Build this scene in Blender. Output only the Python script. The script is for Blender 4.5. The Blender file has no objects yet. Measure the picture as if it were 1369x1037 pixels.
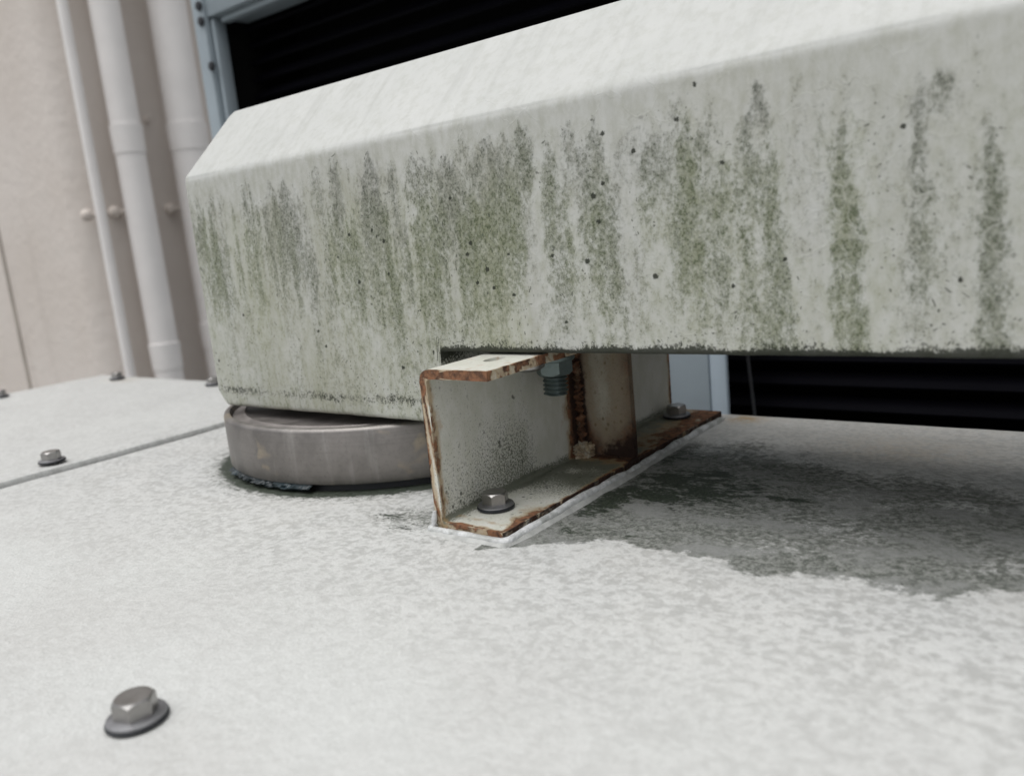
import bpy, bmesh, math, random
import numpy as np
from mathutils import Vector, Matrix

# ------------------------------------------------------------------ scale
S = 0.13          # metres per modelling unit (channel bracket 75 x 40 mm, bolts M8)
random.seed(7)
rng = np.random.default_rng(11)
scene = bpy.context.scene
C = scene.collection

# ------------------------------------------------------------------ camera
cam_d = bpy.data.cameras.new('camera')
cam = bpy.data.objects.new('camera', cam_d); C.objects.link(cam)
right = Vector((0.792879, 0.601777, -0.095954))
down = Vector((0.036544, -0.204134, -0.978261))
fwd = Vector((-0.608282, 0.772136, -0.183845))
m = Matrix.Identity(4)
for i in range(3):
    m[i][0] = right[i]; m[i][1] = -down[i]; m[i][2] = -fwd[i]
m[0][3] = 0; m[1][3] = 0; m[2][3] = 1.0 * S
cam.matrix_world = m
cam_d.sensor_width = 36.0
cam_d.lens = 28.79
cam_d.clip_start = 0.005
cam_d.clip_end = 200
cam_d.dof.use_dof = True
cam_d.dof.focus_distance = 2.95 * S
cam_d.dof.aperture_fstop = 9.5
scene.camera = cam

# ------------------------------------------------------------------ overcast sky and soft sun
SUN_EL, SUN_AZ = math.radians(72), math.radians(200)
world = bpy.data.worlds.new('World'); scene.world = world
world.use_nodes = True
wn = world.node_tree.nodes; wl = world.node_tree.links
bg = wn['Background']
sky = wn.new('ShaderNodeTexSky'); sky.sky_type = 'NISHITA'; sky.sun_disc = False
sky.sun_elevation = SUN_EL; sky.sun_rotation = SUN_AZ
sky.air_density = 1.0; sky.dust_density = 3.0; sky.ozone_density = 1.0
bw = wn.new('ShaderNodeHueSaturation'); bw.inputs['Saturation'].default_value = 0.12
wl.new(sky.outputs[0], bw.inputs['Color']); wl.new(bw.outputs[0], bg.inputs['Color'])
bg.inputs['Strength'].default_value = 0.10
sun_d = bpy.data.lights.new('sun', 'SUN'); sun = bpy.data.objects.new('sun', sun_d); C.objects.link(sun)
sun_d.energy = 1.3; sun_d.angle = math.radians(70); sun_d.color = (1.0, 0.995, 0.985)
sd = Vector((math.sin(SUN_AZ) * math.cos(SUN_EL), math.cos(SUN_AZ) * math.cos(SUN_EL), math.sin(SUN_EL)))
sun.rotation_euler = sd.to_track_quat('Z', 'Y').to_euler()
scene.view_settings.view_transform = 'Standard'; scene.view_settings.look = 'None'
scene.view_settings.gamma = 1.0; scene.view_settings.use_curve_mapping = False
scene.view_settings.exposure = 0.52

# ------------------------------------------------------------------ node material helper
class Mat:
    def __init__(self, name):
        self.m = bpy.data.materials.new(name); self.m.use_nodes = True
        self.t = self.m.node_tree; self.b = self.t.nodes['Principled BSDF']
        tc = self.n('ShaderNodeTexCoord'); self.co = self.vm('SCALE', tc.outputs['Object'], s=1 / S)
    def n(self, k): return self.t.nodes.new(k)
    def put(self, sock, v):
        if isinstance(v, bpy.types.NodeSocket): self.t.links.new(v, sock)
        elif v is not None:
            if isinstance(v, tuple) and len(v) == 3 and sock.type == 'RGBA': v = v + (1,)
            sock.default_value = v
    def ma(self, op, a, b=None, c=None, clamp=False):
        q = self.n('ShaderNodeMath'); q.operation = op; q.use_clamp = clamp
        self.put(q.inputs[0], a); self.put(q.inputs[1], b); self.put(q.inputs[2], c); return q.outputs[0]
    def vm(self, op, a, b=None, s=None):
        q = self.n('ShaderNodeVectorMath'); q.operation = op
        self.put(q.inputs[0], a); self.put(q.inputs[1], b)
        if s is not None: self.put(q.inputs['Scale'], s)
        return q.outputs[0]
    def sc(self, v3, co=None): return self.vm('MULTIPLY', co or self.co, v3)
    def noise(self, vec, scale=1., detail=3., rough=.55, dist=0.):
        q = self.n('ShaderNodeTexNoise'); self.put(q.inputs['Vector'], vec)
        q.inputs['Scale'].default_value = scale; q.inputs['Detail'].default_value = detail
        q.inputs['Roughness'].default_value = rough; q.inputs['Distortion'].default_value = dist
        return q.outputs['Fac']
    def vor(self, vec, scale=1., feat='F1', out='Distance', rnd=1.):
        q = self.n('ShaderNodeTexVoronoi'); q.feature = feat; self.put(q.inputs['Vector'], vec)
        q.inputs['Scale'].default_value = scale; q.inputs['Randomness'].default_value = rnd
        return q.outputs[out]
    def ss(self, x, a, b, lo=0., hi=1.):
        q = self.n('ShaderNodeMapRange'); q.interpolation_type = 'SMOOTHSTEP'
        self.put(q.inputs['Value'], x); self.put(q.inputs['From Min'], a); self.put(q.inputs['From Max'], b)
        self.put(q.inputs['To Min'], lo); self.put(q.inputs['To Max'], hi); return q.outputs[0]
    def mix(self, f, a, b):
        q = self.n('ShaderNodeMix'); q.data_type = 'RGBA'
        self.put(q.inputs[0], f); self.put(q.inputs[6], a); self.put(q.inputs[7], b); return q.outputs[2]
    def attr(self, name):
        q = self.n('ShaderNodeAttribute'); q.attribute_name = name; return q.outputs['Fac']
    def bump(self, hgt, strength=.3, dist=.01, nrm=None):
        q = self.n('ShaderNodeBump'); q.inputs['Strength'].default_value = strength
        q.inputs['Distance'].default_value = dist * S; self.put(q.inputs['Height'], hgt)
        if nrm: self.put(q.inputs['Normal'], nrm)
        self.t.links.new(q.outputs[0], self.b.inputs['Normal']); return q.outputs[0]
    def set(self, color=None, rough=None, metal=None, spec=None):
        self.put(self.b.inputs['Base Color'], color); self.put(self.b.inputs['Roughness'], rough)
        self.put(self.b.inputs['Metallic'], metal); self.put(self.b.inputs['Specular IOR Level'], spec)
        return self.m

# ------------------------------------------------------------------ object helpers
def tag(o, label=None, cat=None, group=None, kind=None):
    if label: o['label'] = label
    if cat: o['category'] = cat
    if group: o['group'] = group
    if kind: o['kind'] = kind
    return o

def empty(name, loc, rz=0.0):
    o = bpy.data.objects.new(name, None); C.objects.link(o)
    o.location = Vector(loc) * S; o.rotation_euler = (0, 0, rz); o.empty_display_size = 0.02
    return o

def link_mesh(name, me, mat, parent=None, smooth=None):
    if mat: me.materials.append(mat)
    if smooth is not None:
        for p in me.polygons: p.use_smooth = True
        me.set_sharp_from_angle(angle=math.radians(smooth))
    o = bpy.data.objects.new(name, me); C.objects.link(o)
    if parent: o.parent = parent
    return o

def from_bm(name, bm, mat, parent=None, smooth=None):
    bmesh.ops.recalc_face_normals(bm, faces=bm.faces)
    for v in bm.verts: v.co *= S
    me = bpy.data.meshes.new(name); bm.to_mesh(me); bm.free()
    return link_mesh(name, me, mat, parent, smooth)

def box(bm, x0, x1, y0, y1, z0, z1, bev=0.0, seg=2):
    vs = [bm.verts.new((x, y, z)) for x in (x0, x1) for y in (y0, y1) for z in (z0, z1)]
    idx = [(0, 1, 3, 2), (4, 6, 7, 5), (0, 4, 5, 1), (2, 3, 7, 6), (0, 2, 6, 4), (1, 5, 7, 3)]
    fs = [bm.faces.new([vs[i] for i in f]) for f in idx]
    if bev:
        es = list({e for f in fs for e in f.edges})
        bmesh.ops.bevel(bm, geom=es, offset=bev, segments=seg, profile=0.5, affect='EDGES')

def lathe(bm, prof, n=48, cx=0., cy=0., close=False):
    rings = []
    for r, z in prof:
        if r < 1e-6: rings.append([bm.verts.new((cx, cy, z))])
        else: rings.append([bm.verts.new((cx + r * math.cos(2 * math.pi * k / n), cy + r * math.sin(2 * math.pi * k / n), z)) for k in range(n)])
    pairs = list(zip(rings[:-1], rings[1:])) + ([(rings[-1], rings[0])] if close else [])
    for a, b in pairs:
        for k in range(n):
            k2 = (k + 1) % n
            if len(a) == 1 and len(b) == 1: continue
            if len(a) == 1: bm.faces.new((a[0], b[k], b[k2]))
            elif len(b) == 1: bm.faces.new((a[k], b[0], a[k2]))
            else: bm.faces.new((a[k], b[k], b[k2], a[k2]))

def tube(bm, pts, rad, n=10, cap=True):
    pts = [Vector(p) for p in pts]; rings = []
    for i, p in enumerate(pts):
        t = (pts[min(i + 1, len(pts) - 1)] - pts[max(i - 1, 0)]).normalized()
        u = t.cross(Vector((0, 0, 1)))
        if u.length < 1e-3: u = Vector((1, 0, 0))
        u.normalize(); w = t.cross(u)
        r = rad[i] if isinstance(rad, (list, tuple)) else rad
        rings.append([bm.verts.new(p + r * (math.cos(2 * math.pi * k / n) * u + math.sin(2 * math.pi * k / n) * w)) for k in range(n)])
    for a, b in zip(rings[:-1], rings[1:]):
        for k in range(n): bm.faces.new((a[k], a[(k + 1) % n], b[(k + 1) % n], b[k]))
    if cap:
        bm.faces.new(rings[0]); bm.faces.new(rings[-1][::-1])

def grid_mesh(name, P, extra_faces=(), attrs=None, wrap=False):
    """P: array (nu, nv, 3) of modelling-unit points -> quads (optionally closed along v)"""
    nu, nv, _ = P.shape
    me = bpy.data.meshes.new(name)
    idx = np.arange(nu * nv).reshape(nu, nv)
    if wrap: idx = np.concatenate([idx, idx[:, :1]], 1)
    q = np.stack([idx[:-1, :-1], idx[1:, :-1], idx[1:, 1:], idx[:-1, 1:]], -1).reshape(-1, 4)
    faces = q.tolist() + [list(f) for f in extra_faces]
    me.from_pydata((P.reshape(-1, 3) * S).tolist(), [], faces)
    for k, a in (attrs or {}).items():
        at = me.attributes.new(k, 'FLOAT', 'POINT'); at.data.foreach_set('value', np.ascontiguousarray(a, dtype=np.float32).ravel())
    me.update(); return me

def vnoise(x, y, seed=0):
    """smooth value noise for numpy arrays"""
    xi = np.floor(x).astype(int); yi = np.floor(y).astype(int); xf = x - xi; yf = y - yi
    def hsh(a, b):
        n = (a * 374761393 + b * 668265263 + seed * 974711) & 0x7fffffff
        n = ((n ^ (n >> 13)) * 1274126177) & 0x7fffffff
        return ((n ^ (n >> 16)) & 0xffff) / 65535.0
    u = xf * xf * (3 - 2 * xf); v = yf * yf * (3 - 2 * yf)
    return (hsh(xi, yi) * (1 - u) + hsh(xi + 1, yi) * u) * (1 - v) + (hsh(xi, yi + 1) * (1 - u) + hsh(xi + 1, yi + 1) * u) * v
def fbm(x, y, seed=0, o=4):
    s = 0; a = .5
    for k in range(o): s = s + a * vnoise(x * 2 ** k, y * 2 ** k, seed + k * 17); a *= .5
    return s / (1 - .5 ** o)
def sstep(x, a, b):
    t = np.clip((x - a) / (b - a), 0, 1); return t * t * (3 - 2 * t)

# ------------------------------------------------------------------ materials
def mat_panel():
    M = Mat('weathered_white_panel')
    st, gr, rs, ctr = M.attr('stain'), M.attr('green'), M.attr('rust'), M.attr('mottle')
    warp = M.n('ShaderNodeTexNoise'); M.put(warp.inputs['Vector'], M.co); warp.inputs['Scale'].default_value = 3.0
    co = M.vm('ADD', M.co, M.vm('SCALE', warp.outputs['Color'], s=.07))
    n1 = M.noise(M.sc((24, 26, 24), co), 1, 5, .62)
    n2 = M.noise(M.sc((46, 50, 46), co), 1, 4, .6)
    n3 = M.noise(M.co, 1.6, 4, .6)
    nf = M.noise(M.co, 120, 3, .7)
    n5 = M.noise(M.sc((5, 7, 5), co), 1, 4, .6)
    blot = M.ma('ADD', M.ma('MULTIPLY', n1, .42), M.ma('ADD', M.ma('MULTIPLY', n2, .38), M.ma('MULTIPLY', nf, .20)))
    blot = M.ma('ADD', blot, M.ma('MULTIPLY', M.ma('SUBTRACT', n5, .5), .14))
    blot = M.ss(blot, .43, .545)                       # 1 = white crust, 0 = greyer film
    c = M.mix(blot, (.395, .398, .388), (.585, .590, .58))
    c = M.mix(M.ss(n3, .35, .7), c, M.mix(.25, c, (.62, .60, .56)))
    c = M.mix(ctr, M.mix(M.ss(n3, .35, .65), (.545, .543, .525), (.59, .60, .585)), c)                # mottle fades out towards the foreground
    c = M.mix(M.ma('MULTIPLY', M.ss(nf, .42, .62), .30), c, (.36, .36, .34))
    # grey damp film
    e = M.ma('ADD', st, M.ma('MULTIPLY', M.ma('SUBTRACT', blot, .5), -.16))
    e = M.ma('ADD', e, M.ma('MULTIPLY', M.ma('SUBTRACT', nf, .5), 1.1))
    e = M.ma('ADD', e, M.ma('MULTIPLY', M.ma('SUBTRACT', n5, .5), .5))
    film = M.ss(e, .28, .66)
    fcol = M.mix(M.ss(M.ma('ADD', M.ma('MULTIPLY', nf, .5), M.ma('MULTIPLY', n2, .5)), .41, .60), (.055, .064, .050), (.245, .25, .232))
    fcol = M.mix(M.ss(n5, .45, .68), fcol, M.mix(nf, (.15, .155, .145), (.275, .28, .27)))
    c = M.mix(M.ma('MULTIPLY', film, .92), c, fcol)
    # dark green-black growth in crumbs; round the collar also its painted contact shadow
    n4 = M.ma('ADD', M.ma('MULTIPLY', M.noise(M.sc((16, 34, 16), co), 1, 6, .75), .72), M.ma('MULTIPLY', M.noise(M.sc((60, 110, 60)), 1, 3, .7), .28))
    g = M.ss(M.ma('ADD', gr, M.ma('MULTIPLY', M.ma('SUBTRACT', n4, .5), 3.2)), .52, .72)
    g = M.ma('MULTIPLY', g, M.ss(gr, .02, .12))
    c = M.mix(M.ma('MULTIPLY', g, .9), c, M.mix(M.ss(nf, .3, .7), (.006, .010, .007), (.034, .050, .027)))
    c = M.mix(M.ma('MULTIPLY', rs, M.ss(n1, .3, .6)), c, (.36, .24, .10))
    h = M.ma('ADD', M.ma('MULTIPLY', n1, 1.), M.ma('MULTIPLY', n2, .6))
    M.bump(M.ma('ADD', h, M.ma('MULTIPLY', nf, .25)), .38, .012)
    return M.set(c, M.ss(film, 0, 1, .48, .62), 0, .4)

def mat_cover():
    M = Mat('stained_cover_shell')
    st, gr, dk = M.attr('streak'), M.attr('green'), M.attr('dark')
    f1 = M.noise(M.sc((75, 75, 60)), 1, 5, .75)       # fine speckle of algae
    f2 = M.noise(M.sc((26, 26, 14)), 1, 5, .65)
    big = M.noise(M.sc((3.2, 3.2, 1.2)), 1, 4, .6)
    wv = M.n('ShaderNodeTexNoise'); M.put(wv.inputs['Vector'], M.co); wv.inputs['Scale'].default_value = 5; wv.inputs['Detail'].default_value = 4
    cw = M.vm('ADD', M.co, M.vm('SCALE', wv.outputs['Color'], s=.25))
    vein = M.ss(M.vor(M.sc((9, 9, 6.5), cw), 1, 'DISTANCE_TO_EDGE'), .0, .045)   # 0 on thin scratch-like lines
    vein2 = M.ss(M.vor(M.sc((4.2, 4.2, 2.2), cw), 1, 'DISTANCE_TO_EDGE'), .0, .03)
    c = M.mix(M.ss(big, .3, .7), (.495, .502, .482), (.535, .540, .520))
    c = M.mix(M.ma('MULTIPLY', M.ss(f2, .42, .66), .28), c, (.38, .385, .345))
    sl = M.noise(M.sc((14, 1.3, 1.3)), 1, 4, .6)
    c = M.mix(M.ma('MULTIPLY', M.ss(sl, .50, .72), .30), c, (.36, .365, .34))
    v = M.ma('ADD', st, M.ma('MULTIPLY', M.ma('SUBTRACT', f1, .5), 1.9))
    v = M.ma('ADD', v, M.ma('MULTIPLY', M.ma('SUBTRACT', f2, .5), .9))
    spk = M.ss(v, .20, 1.0)
    hz = M.attr('haze')
    hzn = M.ma('MULTIPLY', M.ss(M.ma('ADD', hz, M.ma('MULTIPLY', M.ma('SUBTRACT', f2, .5), .8)), .0, 1.), .80)
    c = M.mix(hzn, c, M.mix(gr, (.32, .315, .262), (.285, .293, .19)))
    keep = M.ma('MULTIPLY', M.ss(vein, 0, 1, M.ss(big, .35, .6, .45, 1.), 1), M.ss(vein2, 0, 1, M.ss(big, .4, .65, 1., .55), 1))
    spk = M.ma('MULTIPLY', M.ma('MULTIPLY', spk, keep), M.ss(st, .0, .16, .10, 1.))
    fg = M.noise(M.sc((120, 120, 110)), 1, 3, .7)
    sc = M.mix(gr, (.085, .09, .084), (.092, .108, .055))
    sc = M.mix(M.ss(fg, .40, .62), M.mix(gr, (.060, .066, .052), (.062, .078, .034)), M.mix(.62, M.mix(gr, (.20, .205, .175), (.19, .215, .105)), sc))
    c = M.mix(M.ma('MULTIPLY', spk, M.ss(fg, .35, .6, .92, .62)), c, sc)
    fd = M.ma('ADD', M.ma('MULTIPLY', f1, .4), M.ma('MULTIPLY', M.noise(M.co, 105, 3, .7), .6))
    d = M.ss(M.ma('ADD', dk, M.ma('MULTIPLY', M.ma('SUBTRACT', fd, .5), 3.0)), .42, .90)
    pv = M.vor(M.sc((46, 46, 40), cw), 1); pn = M.noise(M.sc((13, 13, 6)), 1, 3, .6)
    pep = M.ma('MULTIPLY', M.ss(pv, .24, .13), M.ss(pn, .47, .60))
    pep = M.ma('MULTIPLY', pep, M.ss(M.ma('ADD', st, dk), .04, .3))
    c = M.mix(M.ma('MULTIPLY', pep, .75), c, (.06, .065, .05))
    d = M.ma('MULTIPLY', d, M.ss(dk, .02, .15))
    c = M.mix(M.ma('MULTIPLY', d, .92), c, (.015, .018, .010))
    M.bump(M.ma('ADD', M.ma('MULTIPLY', f1, .5), M.ma('ADD', M.ma('MULTIPLY', keep, -.5), M.ma('MULTIPLY', f2, .5))), .28, .008)
    return M.set(c, .62, 0, .35)

def mat_bracket(name='rusting_painted_steel', amp=1.3, dk=1.0):
    M = Mat(name)
    ru, al, be = M.attr('rust'), M.attr('algae'), M.attr('deep')
    f1 = M.noise(M.co, 125, 4, .75); f2 = M.noise(M.sc((16, 16, 9)), 1, 5, .65); f3 = M.noise(M.co, 34, 4, .6)
    bv = M.vor(M.sc((30, 30, 26)), 1); bn = M.noise(M.sc((9, 9, 7)), 1, 3, .6)
    bp = M.ma('MULTIPLY', M.ma('MULTIPLY', M.ss(bv, .26, .14), M.ss(bn, .46, .58)), M.ss(al, .2, .45))
    paint = M.mix(M.ss(f2, .35, .7), (.57, .57, .50), (.65, .645, .60))
    c = M.mix(M.ma('MULTIPLY', M.ss(M.ma('ADD', al, M.ma('MULTIPLY', M.ma('SUBTRACT', f1, .5), 2.6)), .58, 1.05), .85), paint, M.mix(f2, (.040, .052, .028), (.12, .13, .09)))
    r = M.ma('ADD', ru, M.ma('MULTIPLY', M.ma('SUBTRACT', f2, .5), amp))
    c = M.mix(M.ma('MULTIPLY', bp, .8), c, (.05, .055, .04))
    halo = M.ss(r, .18, .5)
    c = M.mix(M.ma('MULTIPLY', halo, .75), c, M.mix(f3, tuple(x * dk for x in (.40, .24, .10)), tuple(x * dk for x in (.33, .27, .17))))
    rust = M.ss(M.ma('ADD', r, M.ma('MULTIPLY', M.ma('SUBTRACT', f3, .5), .6 * min(1, amp))), .5, .5 + .22 / min(1, amp) ** .7)
    rc = M.mix(M.ss(f3, .35, .65), tuple(x * dk for x in (.055, .022, .012)), tuple(x * dk for x in (.26, .115, .055)))
    c = M.mix(M.ma('MULTIPLY', rust, .95), c, rc)
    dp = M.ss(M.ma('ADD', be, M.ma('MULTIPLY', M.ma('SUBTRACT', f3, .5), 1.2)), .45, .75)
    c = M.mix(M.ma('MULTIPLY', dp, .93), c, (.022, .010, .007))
    M.bump(M.ma('ADD', M.ma('MULTIPLY', rust, .8), M.ma('MULTIPLY', f1, M.ss(rust, 0, 1, .03, 1.))), .5, .012)
    return M.set(c, M.ss(rust, 0, 1, .42, .85), 0, .4)

def mat_metal(name, col, rough, spots=0., metal=1.0):
    M = Mat(name)
    f = M.noise(M.co, 9, 4, .6); g = M.noise(M.co, 60, 3, .7)
    c = M.mix(M.ss(f, .3, .7), tuple(x * .8 for x in col), tuple(min(1, x * 1.1) for x in col))
    if spots:
        v = M.ss(M.noise(M.sc((7, 7, 9)), 1, 2, .5), .60, .72)
        c = M.mix(M.ma('MULTIPLY', v, spots), c, (.42, .36, .28))
        ln = M.noise(M.sc((1.2, 1.2, 70)), 1, 4, .6)
        c = M.mix(M.ma('MULTIPLY', M.ss(ln, .50, .72), .35), c, (.20, .19, .18))
        dr = M.noise(M.sc((14, 14, 1.5)), 1, 4, .6)
        c = M.mix(M.ma('MULTIPLY', M.ss(dr, .54, .70), .30), c, (.45, .44, .42))
    c = M.mix(M.ma('MULTIPLY', M.ss(g, .5, .75), .3), c, tuple(x * .55 for x in col))
    M.bump(g, .12, .004)
    return M.set(c, M.ss(f, .3, .7, rough, rough + .15), metal, .5)

def mat_wall():
    M = Mat('textured_wall_paint')
    f = M.noise(M.co, 5, 6, .65); b = M.noise(M.co, .5, 3, .5)
    c = M.mix(M.ss(b, .3, .7), (.64, .58, .53), (.69, .635, .59))
    v = M.noise(M.sc((2.5, 2.5, .25)), 1, 3, .5)
    c = M.mix(M.ma('MULTIPLY', M.ss(v, .55, .75), .12), c, (.36, .32, .28))
    M.bump(f, .4, .06)
    return M.set(c, .8, 0, .2)

def mat_plain(name, col, rough=.6, metal=0., var=.12, scale=2., spec=.4, bmp=.1):
    M = Mat(name)
    f = M.noise(M.co, scale, 5, .6); g = M.noise(M.co, scale * 12, 3, .6)
    c = M.mix(M.ss(f, .3, .7), tuple(x * (1 - var) for x in col), tuple(x * (1 + var) for x in col))
    M.bump(g, bmp, .01)
    return M.set(c, rough, metal, spec)

def mat_sealant():
    M = Mat('silvery_sealant')
    f = M.noise(M.co, 18, 4, .6); g = M.noise(M.co, 70, 3, .6)
    c = M.mix(M.ss(f, .35, .65), (.50, .505, .505), (.76, .77, .775))
    c = M.mix(M.ma('MULTIPLY', M.ss(M.noise(M.co, 7, 5, .7), .45, .62), .7), c, (.30, .31, .29))
    M.bump(M.ma('ADD', f, M.ma('MULTIPLY', g, .5)), .6, .015)
    return M.set(c, .30, .0, .6)

P_PANEL = mat_panel(); P_COVER = mat_cover(); P_BRACKET = mat_bracket(); P_STIFF = mat_bracket('rust_washed_steel', .38, .62); P_SEAL = mat_sealant(); P_WALL = mat_wall()
P_BOLT = mat_metal('dull_zinc_bolt', (.36, .35, .34), .30)
P_WASH = mat_metal('dull_zinc_washer', (.30, .30, .31), .42)
P_NUT = mat_metal('green_grey_galvanised', (.20, .245, .24), .45, metal=.8)
P_RING = mat_metal('brushed_stainless_band', (.275, .258, .245), .44, spots=.7)
P_LID = mat_metal('stainless_lid', (.30, .275, .265), .5)
P_RUB = mat_plain('black_rubber', (.018, .020, .024), .55)
P_BLUE = mat_plain('dark_teal_plastic_scrap', (.016, .026, .031), .35, var=.5, scale=8)
P_PIPE = mat_plain('painted_drain_pipe', (.83, .80, .78), .5, var=.03)
P_CLAMP = mat_plain('painted_clamp_anchor', (.60, .54, .49), .7)
P_GREY = mat_plain('blue_grey_sheet_metal', (.27, .315, .345), .5, var=.07, scale=1.2)
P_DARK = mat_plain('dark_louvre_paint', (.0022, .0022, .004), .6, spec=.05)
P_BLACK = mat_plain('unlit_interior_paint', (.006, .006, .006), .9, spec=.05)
P_ROOF = mat_plain('grey_roof_membrane', (.22, .22, .21), .85, var=.25)
P_SIDE = mat_plain('grey_panel_side', (.42, .43, .42), .7)

# ------------------------------------------------------------------ setting: roof floor
bm = bmesh.new(); box(bm, -60, 60, -60, 60, -9.0, -8.0)
tag(from_bm('roof_floor', bm, P_ROOF), kind='structure')

# ------------------------------------------------------------------ wall with rounded corner
def wall_mesh():
    bm = bmesh.new(); pts = [(-40, 5.8)]
    r = .45
    for k in range(13):
        a = -math.pi / 2 + (math.pi / 2) * k / 12
        pts.append((-12 - r + r * math.cos(a), 5.8 + r + r * math.sin(a)))
    pts += [(-12, 22), (-40, 22)]
    lo = [bm.verts.new((x, y, -8)) for x, y in pts]; hi = [bm.verts.new((x, y, 14)) for x, y in pts]
    for i in range(len(pts)):
        j = (i + 1) % len(pts); bm.faces.new((lo[i], lo[j], hi[j], hi[i]))
    bm.faces.new(lo[::-1]); bm.faces.new(hi)
    return bm
wall = from_bm('building_wall', wall_mesh(), P_WALL, smooth=30)
tag(wall, 'pinkish beige rendered building wall with rounded corner behind the pipes', 'wall')
bm = bmesh.new(); box(bm, -14.93, -14.83, 5.785, 5.83, -7.9, 13.9)
from_bm('expansion_joint', bm, mat_plain('joint_filler', (.36, .32, .28), .8), wall)

# ------------------------------------------------------------------ pipes
def pipe(name, y, r, label, joints=()):
    x = -12 + r + .12
    root = empty(name, (x, y, -8)); tag(root, label, 'pipe', 'vertical pipes on the beige wall')
    bm = bmesh.new(); lathe(bm, [(0, 0), (r, 0), (r, 21.9), (0, 21.9)], 32)
    from_bm('pipe_tube', bm, P_PIPE, root, 40)
    for z in joints:
        bm = bmesh.new(); lathe(bm, [(r - .01, z + 7.6), (r + .012, z + 7.61), (r + .02, z + 8.0), (r - .01, z + 8.01)], 32)
        from_bm('coupling', bm, P_PIPE, root, 40)
    return root
pipe('wall_pipe', 5.98, .072, 'thinnest of the three white vertical pipes, nearest the wall corner')
pipe('wall_pipe', 6.50, .205, 'middle-width white vertical pipe between the thin pipe and the widest one', (3.05, -.1))
pipe('wall_pipe', 7.42, .275, 'widest white vertical pipe, beside the blue-grey louvre frame', (3.1, 0.1))
def anchor(y, z, label, bar):
    root = empty('pipe_anchor', (-12, y, z)); tag(root, label, 'pipe anchor', 'anchor fittings of the wall pipes')
    bm = bmesh.new(); lathe(bm, [(0, 0), (.085, 0), (.09, .03), (.075, .09), (.05, .12), (0, .13)], 20)
    for v in bm.verts: v.co = Vector((v.co.z, v.co.x, v.co.y))
    from_bm('anchor_cap', bm, P_CLAMP, root, 40)
    bm = bmesh.new(); tube(bm, [(.03, 0, 0), (.10, bar * .4, 0), (.12, bar, 0)], .035, 8)
    from_bm('anchor_arm', bm, P_CLAMP, root, 40)
anchor(5.86, 1.84, 'small beige pipe anchor left of the thinnest pipe', .12)
anchor(6.27, 1.87, 'small beige knob anchor between the thinnest pipe and middle pipe', .12)
anchor(7.15, 1.88, 'small beige knob anchor just left of the widest pipe', .12)
bm = bmesh.new(); lathe(bm, [(0, 0), (.05, 0), (.04, .05), (0, .06)], 14)
for v in bm.verts: v.co = Vector((v.co.z, v.co.x, v.co.y))
o = from_bm('wall_plug', bm, P_CLAMP, None, 40); o.location = Vector((-12.0, 7.86, 4.5)) * S
tag(o, 'small round plug high on the beige wall between widest pipe and louvre frame', 'plug')
bm = bmesh.new(); lathe(bm, [(0, 0), (.05, 0), (.04, .05), (0, .06)], 14)
for v in bm.verts: v.co = Vector((v.co.z, v.co.x, v.co.y))
o = from_bm('wall_plug', bm, P_CLAMP, None, 40); o.location = Vector((-12.0, 7.02, 3.2)) * S
tag(o, 'small round plug on the beige wall between the two wider pipes', 'plug')

# ------------------------------------------------------------------ outdoor unit with dark louvred openings
unit = empty('outdoor_unit', (0, 5.0, -8))
tag(unit, 'large blue-grey metal unit with wide dark louvred openings behind the stained cover', 'machine')
def upart(name, x0, x1, y0, y1, z0, z1, mat, bev=.015):
    bm = bmesh.new(); box(bm, x0, x1, y0 - 5, y1 - 5, z0 + 8, z1 + 8, bev)
    return from_bm(name, bm, mat, unit, 40)
upart('side_post', -7.43, -7.24, 5.0, 5.1, -7.9, 4.4, P_GREY, .03)
upart('middle_panel', -2.95, -2.27, 5.0, 5.04, -7.9, 1.90, P_GREY)
upart('panel_edge_strip', -2.262, -2.14, 4.975, 5.02, -7.9, 1.90, mat_plain('pale_blue_grey_edge', (.40, .47, .53), .45, var=.05), .03)
upart('top_rail', -7.23, 4.0, 5.03, 5.5, 3.31, 3.95, P_GREY)
upart('cross_rail', -7.1, 4.0, 5.04, 5.25, 1.55, 1.70, P_GREY)
upart('top_fascia', -7.23, 4.0, 5.06, 5.5, 3.953, 4.4, P_GREY)
upart('inner_reveal', -7.23, -7.18, 5.06, 5.2, -7.9, 3.30, P_GREY)
upart('top_reveal', -7.12, 4.0, 5.10, 5.2, 3.25, 3.305, P_GREY)
upart('bottom_rail', -7.12, 4.0, 5.32, 5.5, -7.9, -3.0, P_GREY)
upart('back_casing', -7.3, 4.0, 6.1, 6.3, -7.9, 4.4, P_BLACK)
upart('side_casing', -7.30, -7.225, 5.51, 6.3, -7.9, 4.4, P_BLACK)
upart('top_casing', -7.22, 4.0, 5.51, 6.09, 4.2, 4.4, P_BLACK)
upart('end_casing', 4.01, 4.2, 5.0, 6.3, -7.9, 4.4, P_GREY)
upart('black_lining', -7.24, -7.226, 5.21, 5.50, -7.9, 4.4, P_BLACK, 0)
upart('outer_side_sheet', -7.42, -7.31, 5.11, 6.3, -7.9, 4.4, P_GREY)
slat_me = None
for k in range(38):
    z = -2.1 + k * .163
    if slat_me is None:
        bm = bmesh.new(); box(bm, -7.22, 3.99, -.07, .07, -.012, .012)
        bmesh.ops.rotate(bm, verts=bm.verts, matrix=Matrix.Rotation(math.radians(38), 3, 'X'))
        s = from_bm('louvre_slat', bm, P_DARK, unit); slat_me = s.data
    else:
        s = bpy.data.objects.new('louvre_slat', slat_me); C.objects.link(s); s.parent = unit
    s.location = Vector((0, .50, z + 8)) * S
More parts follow.
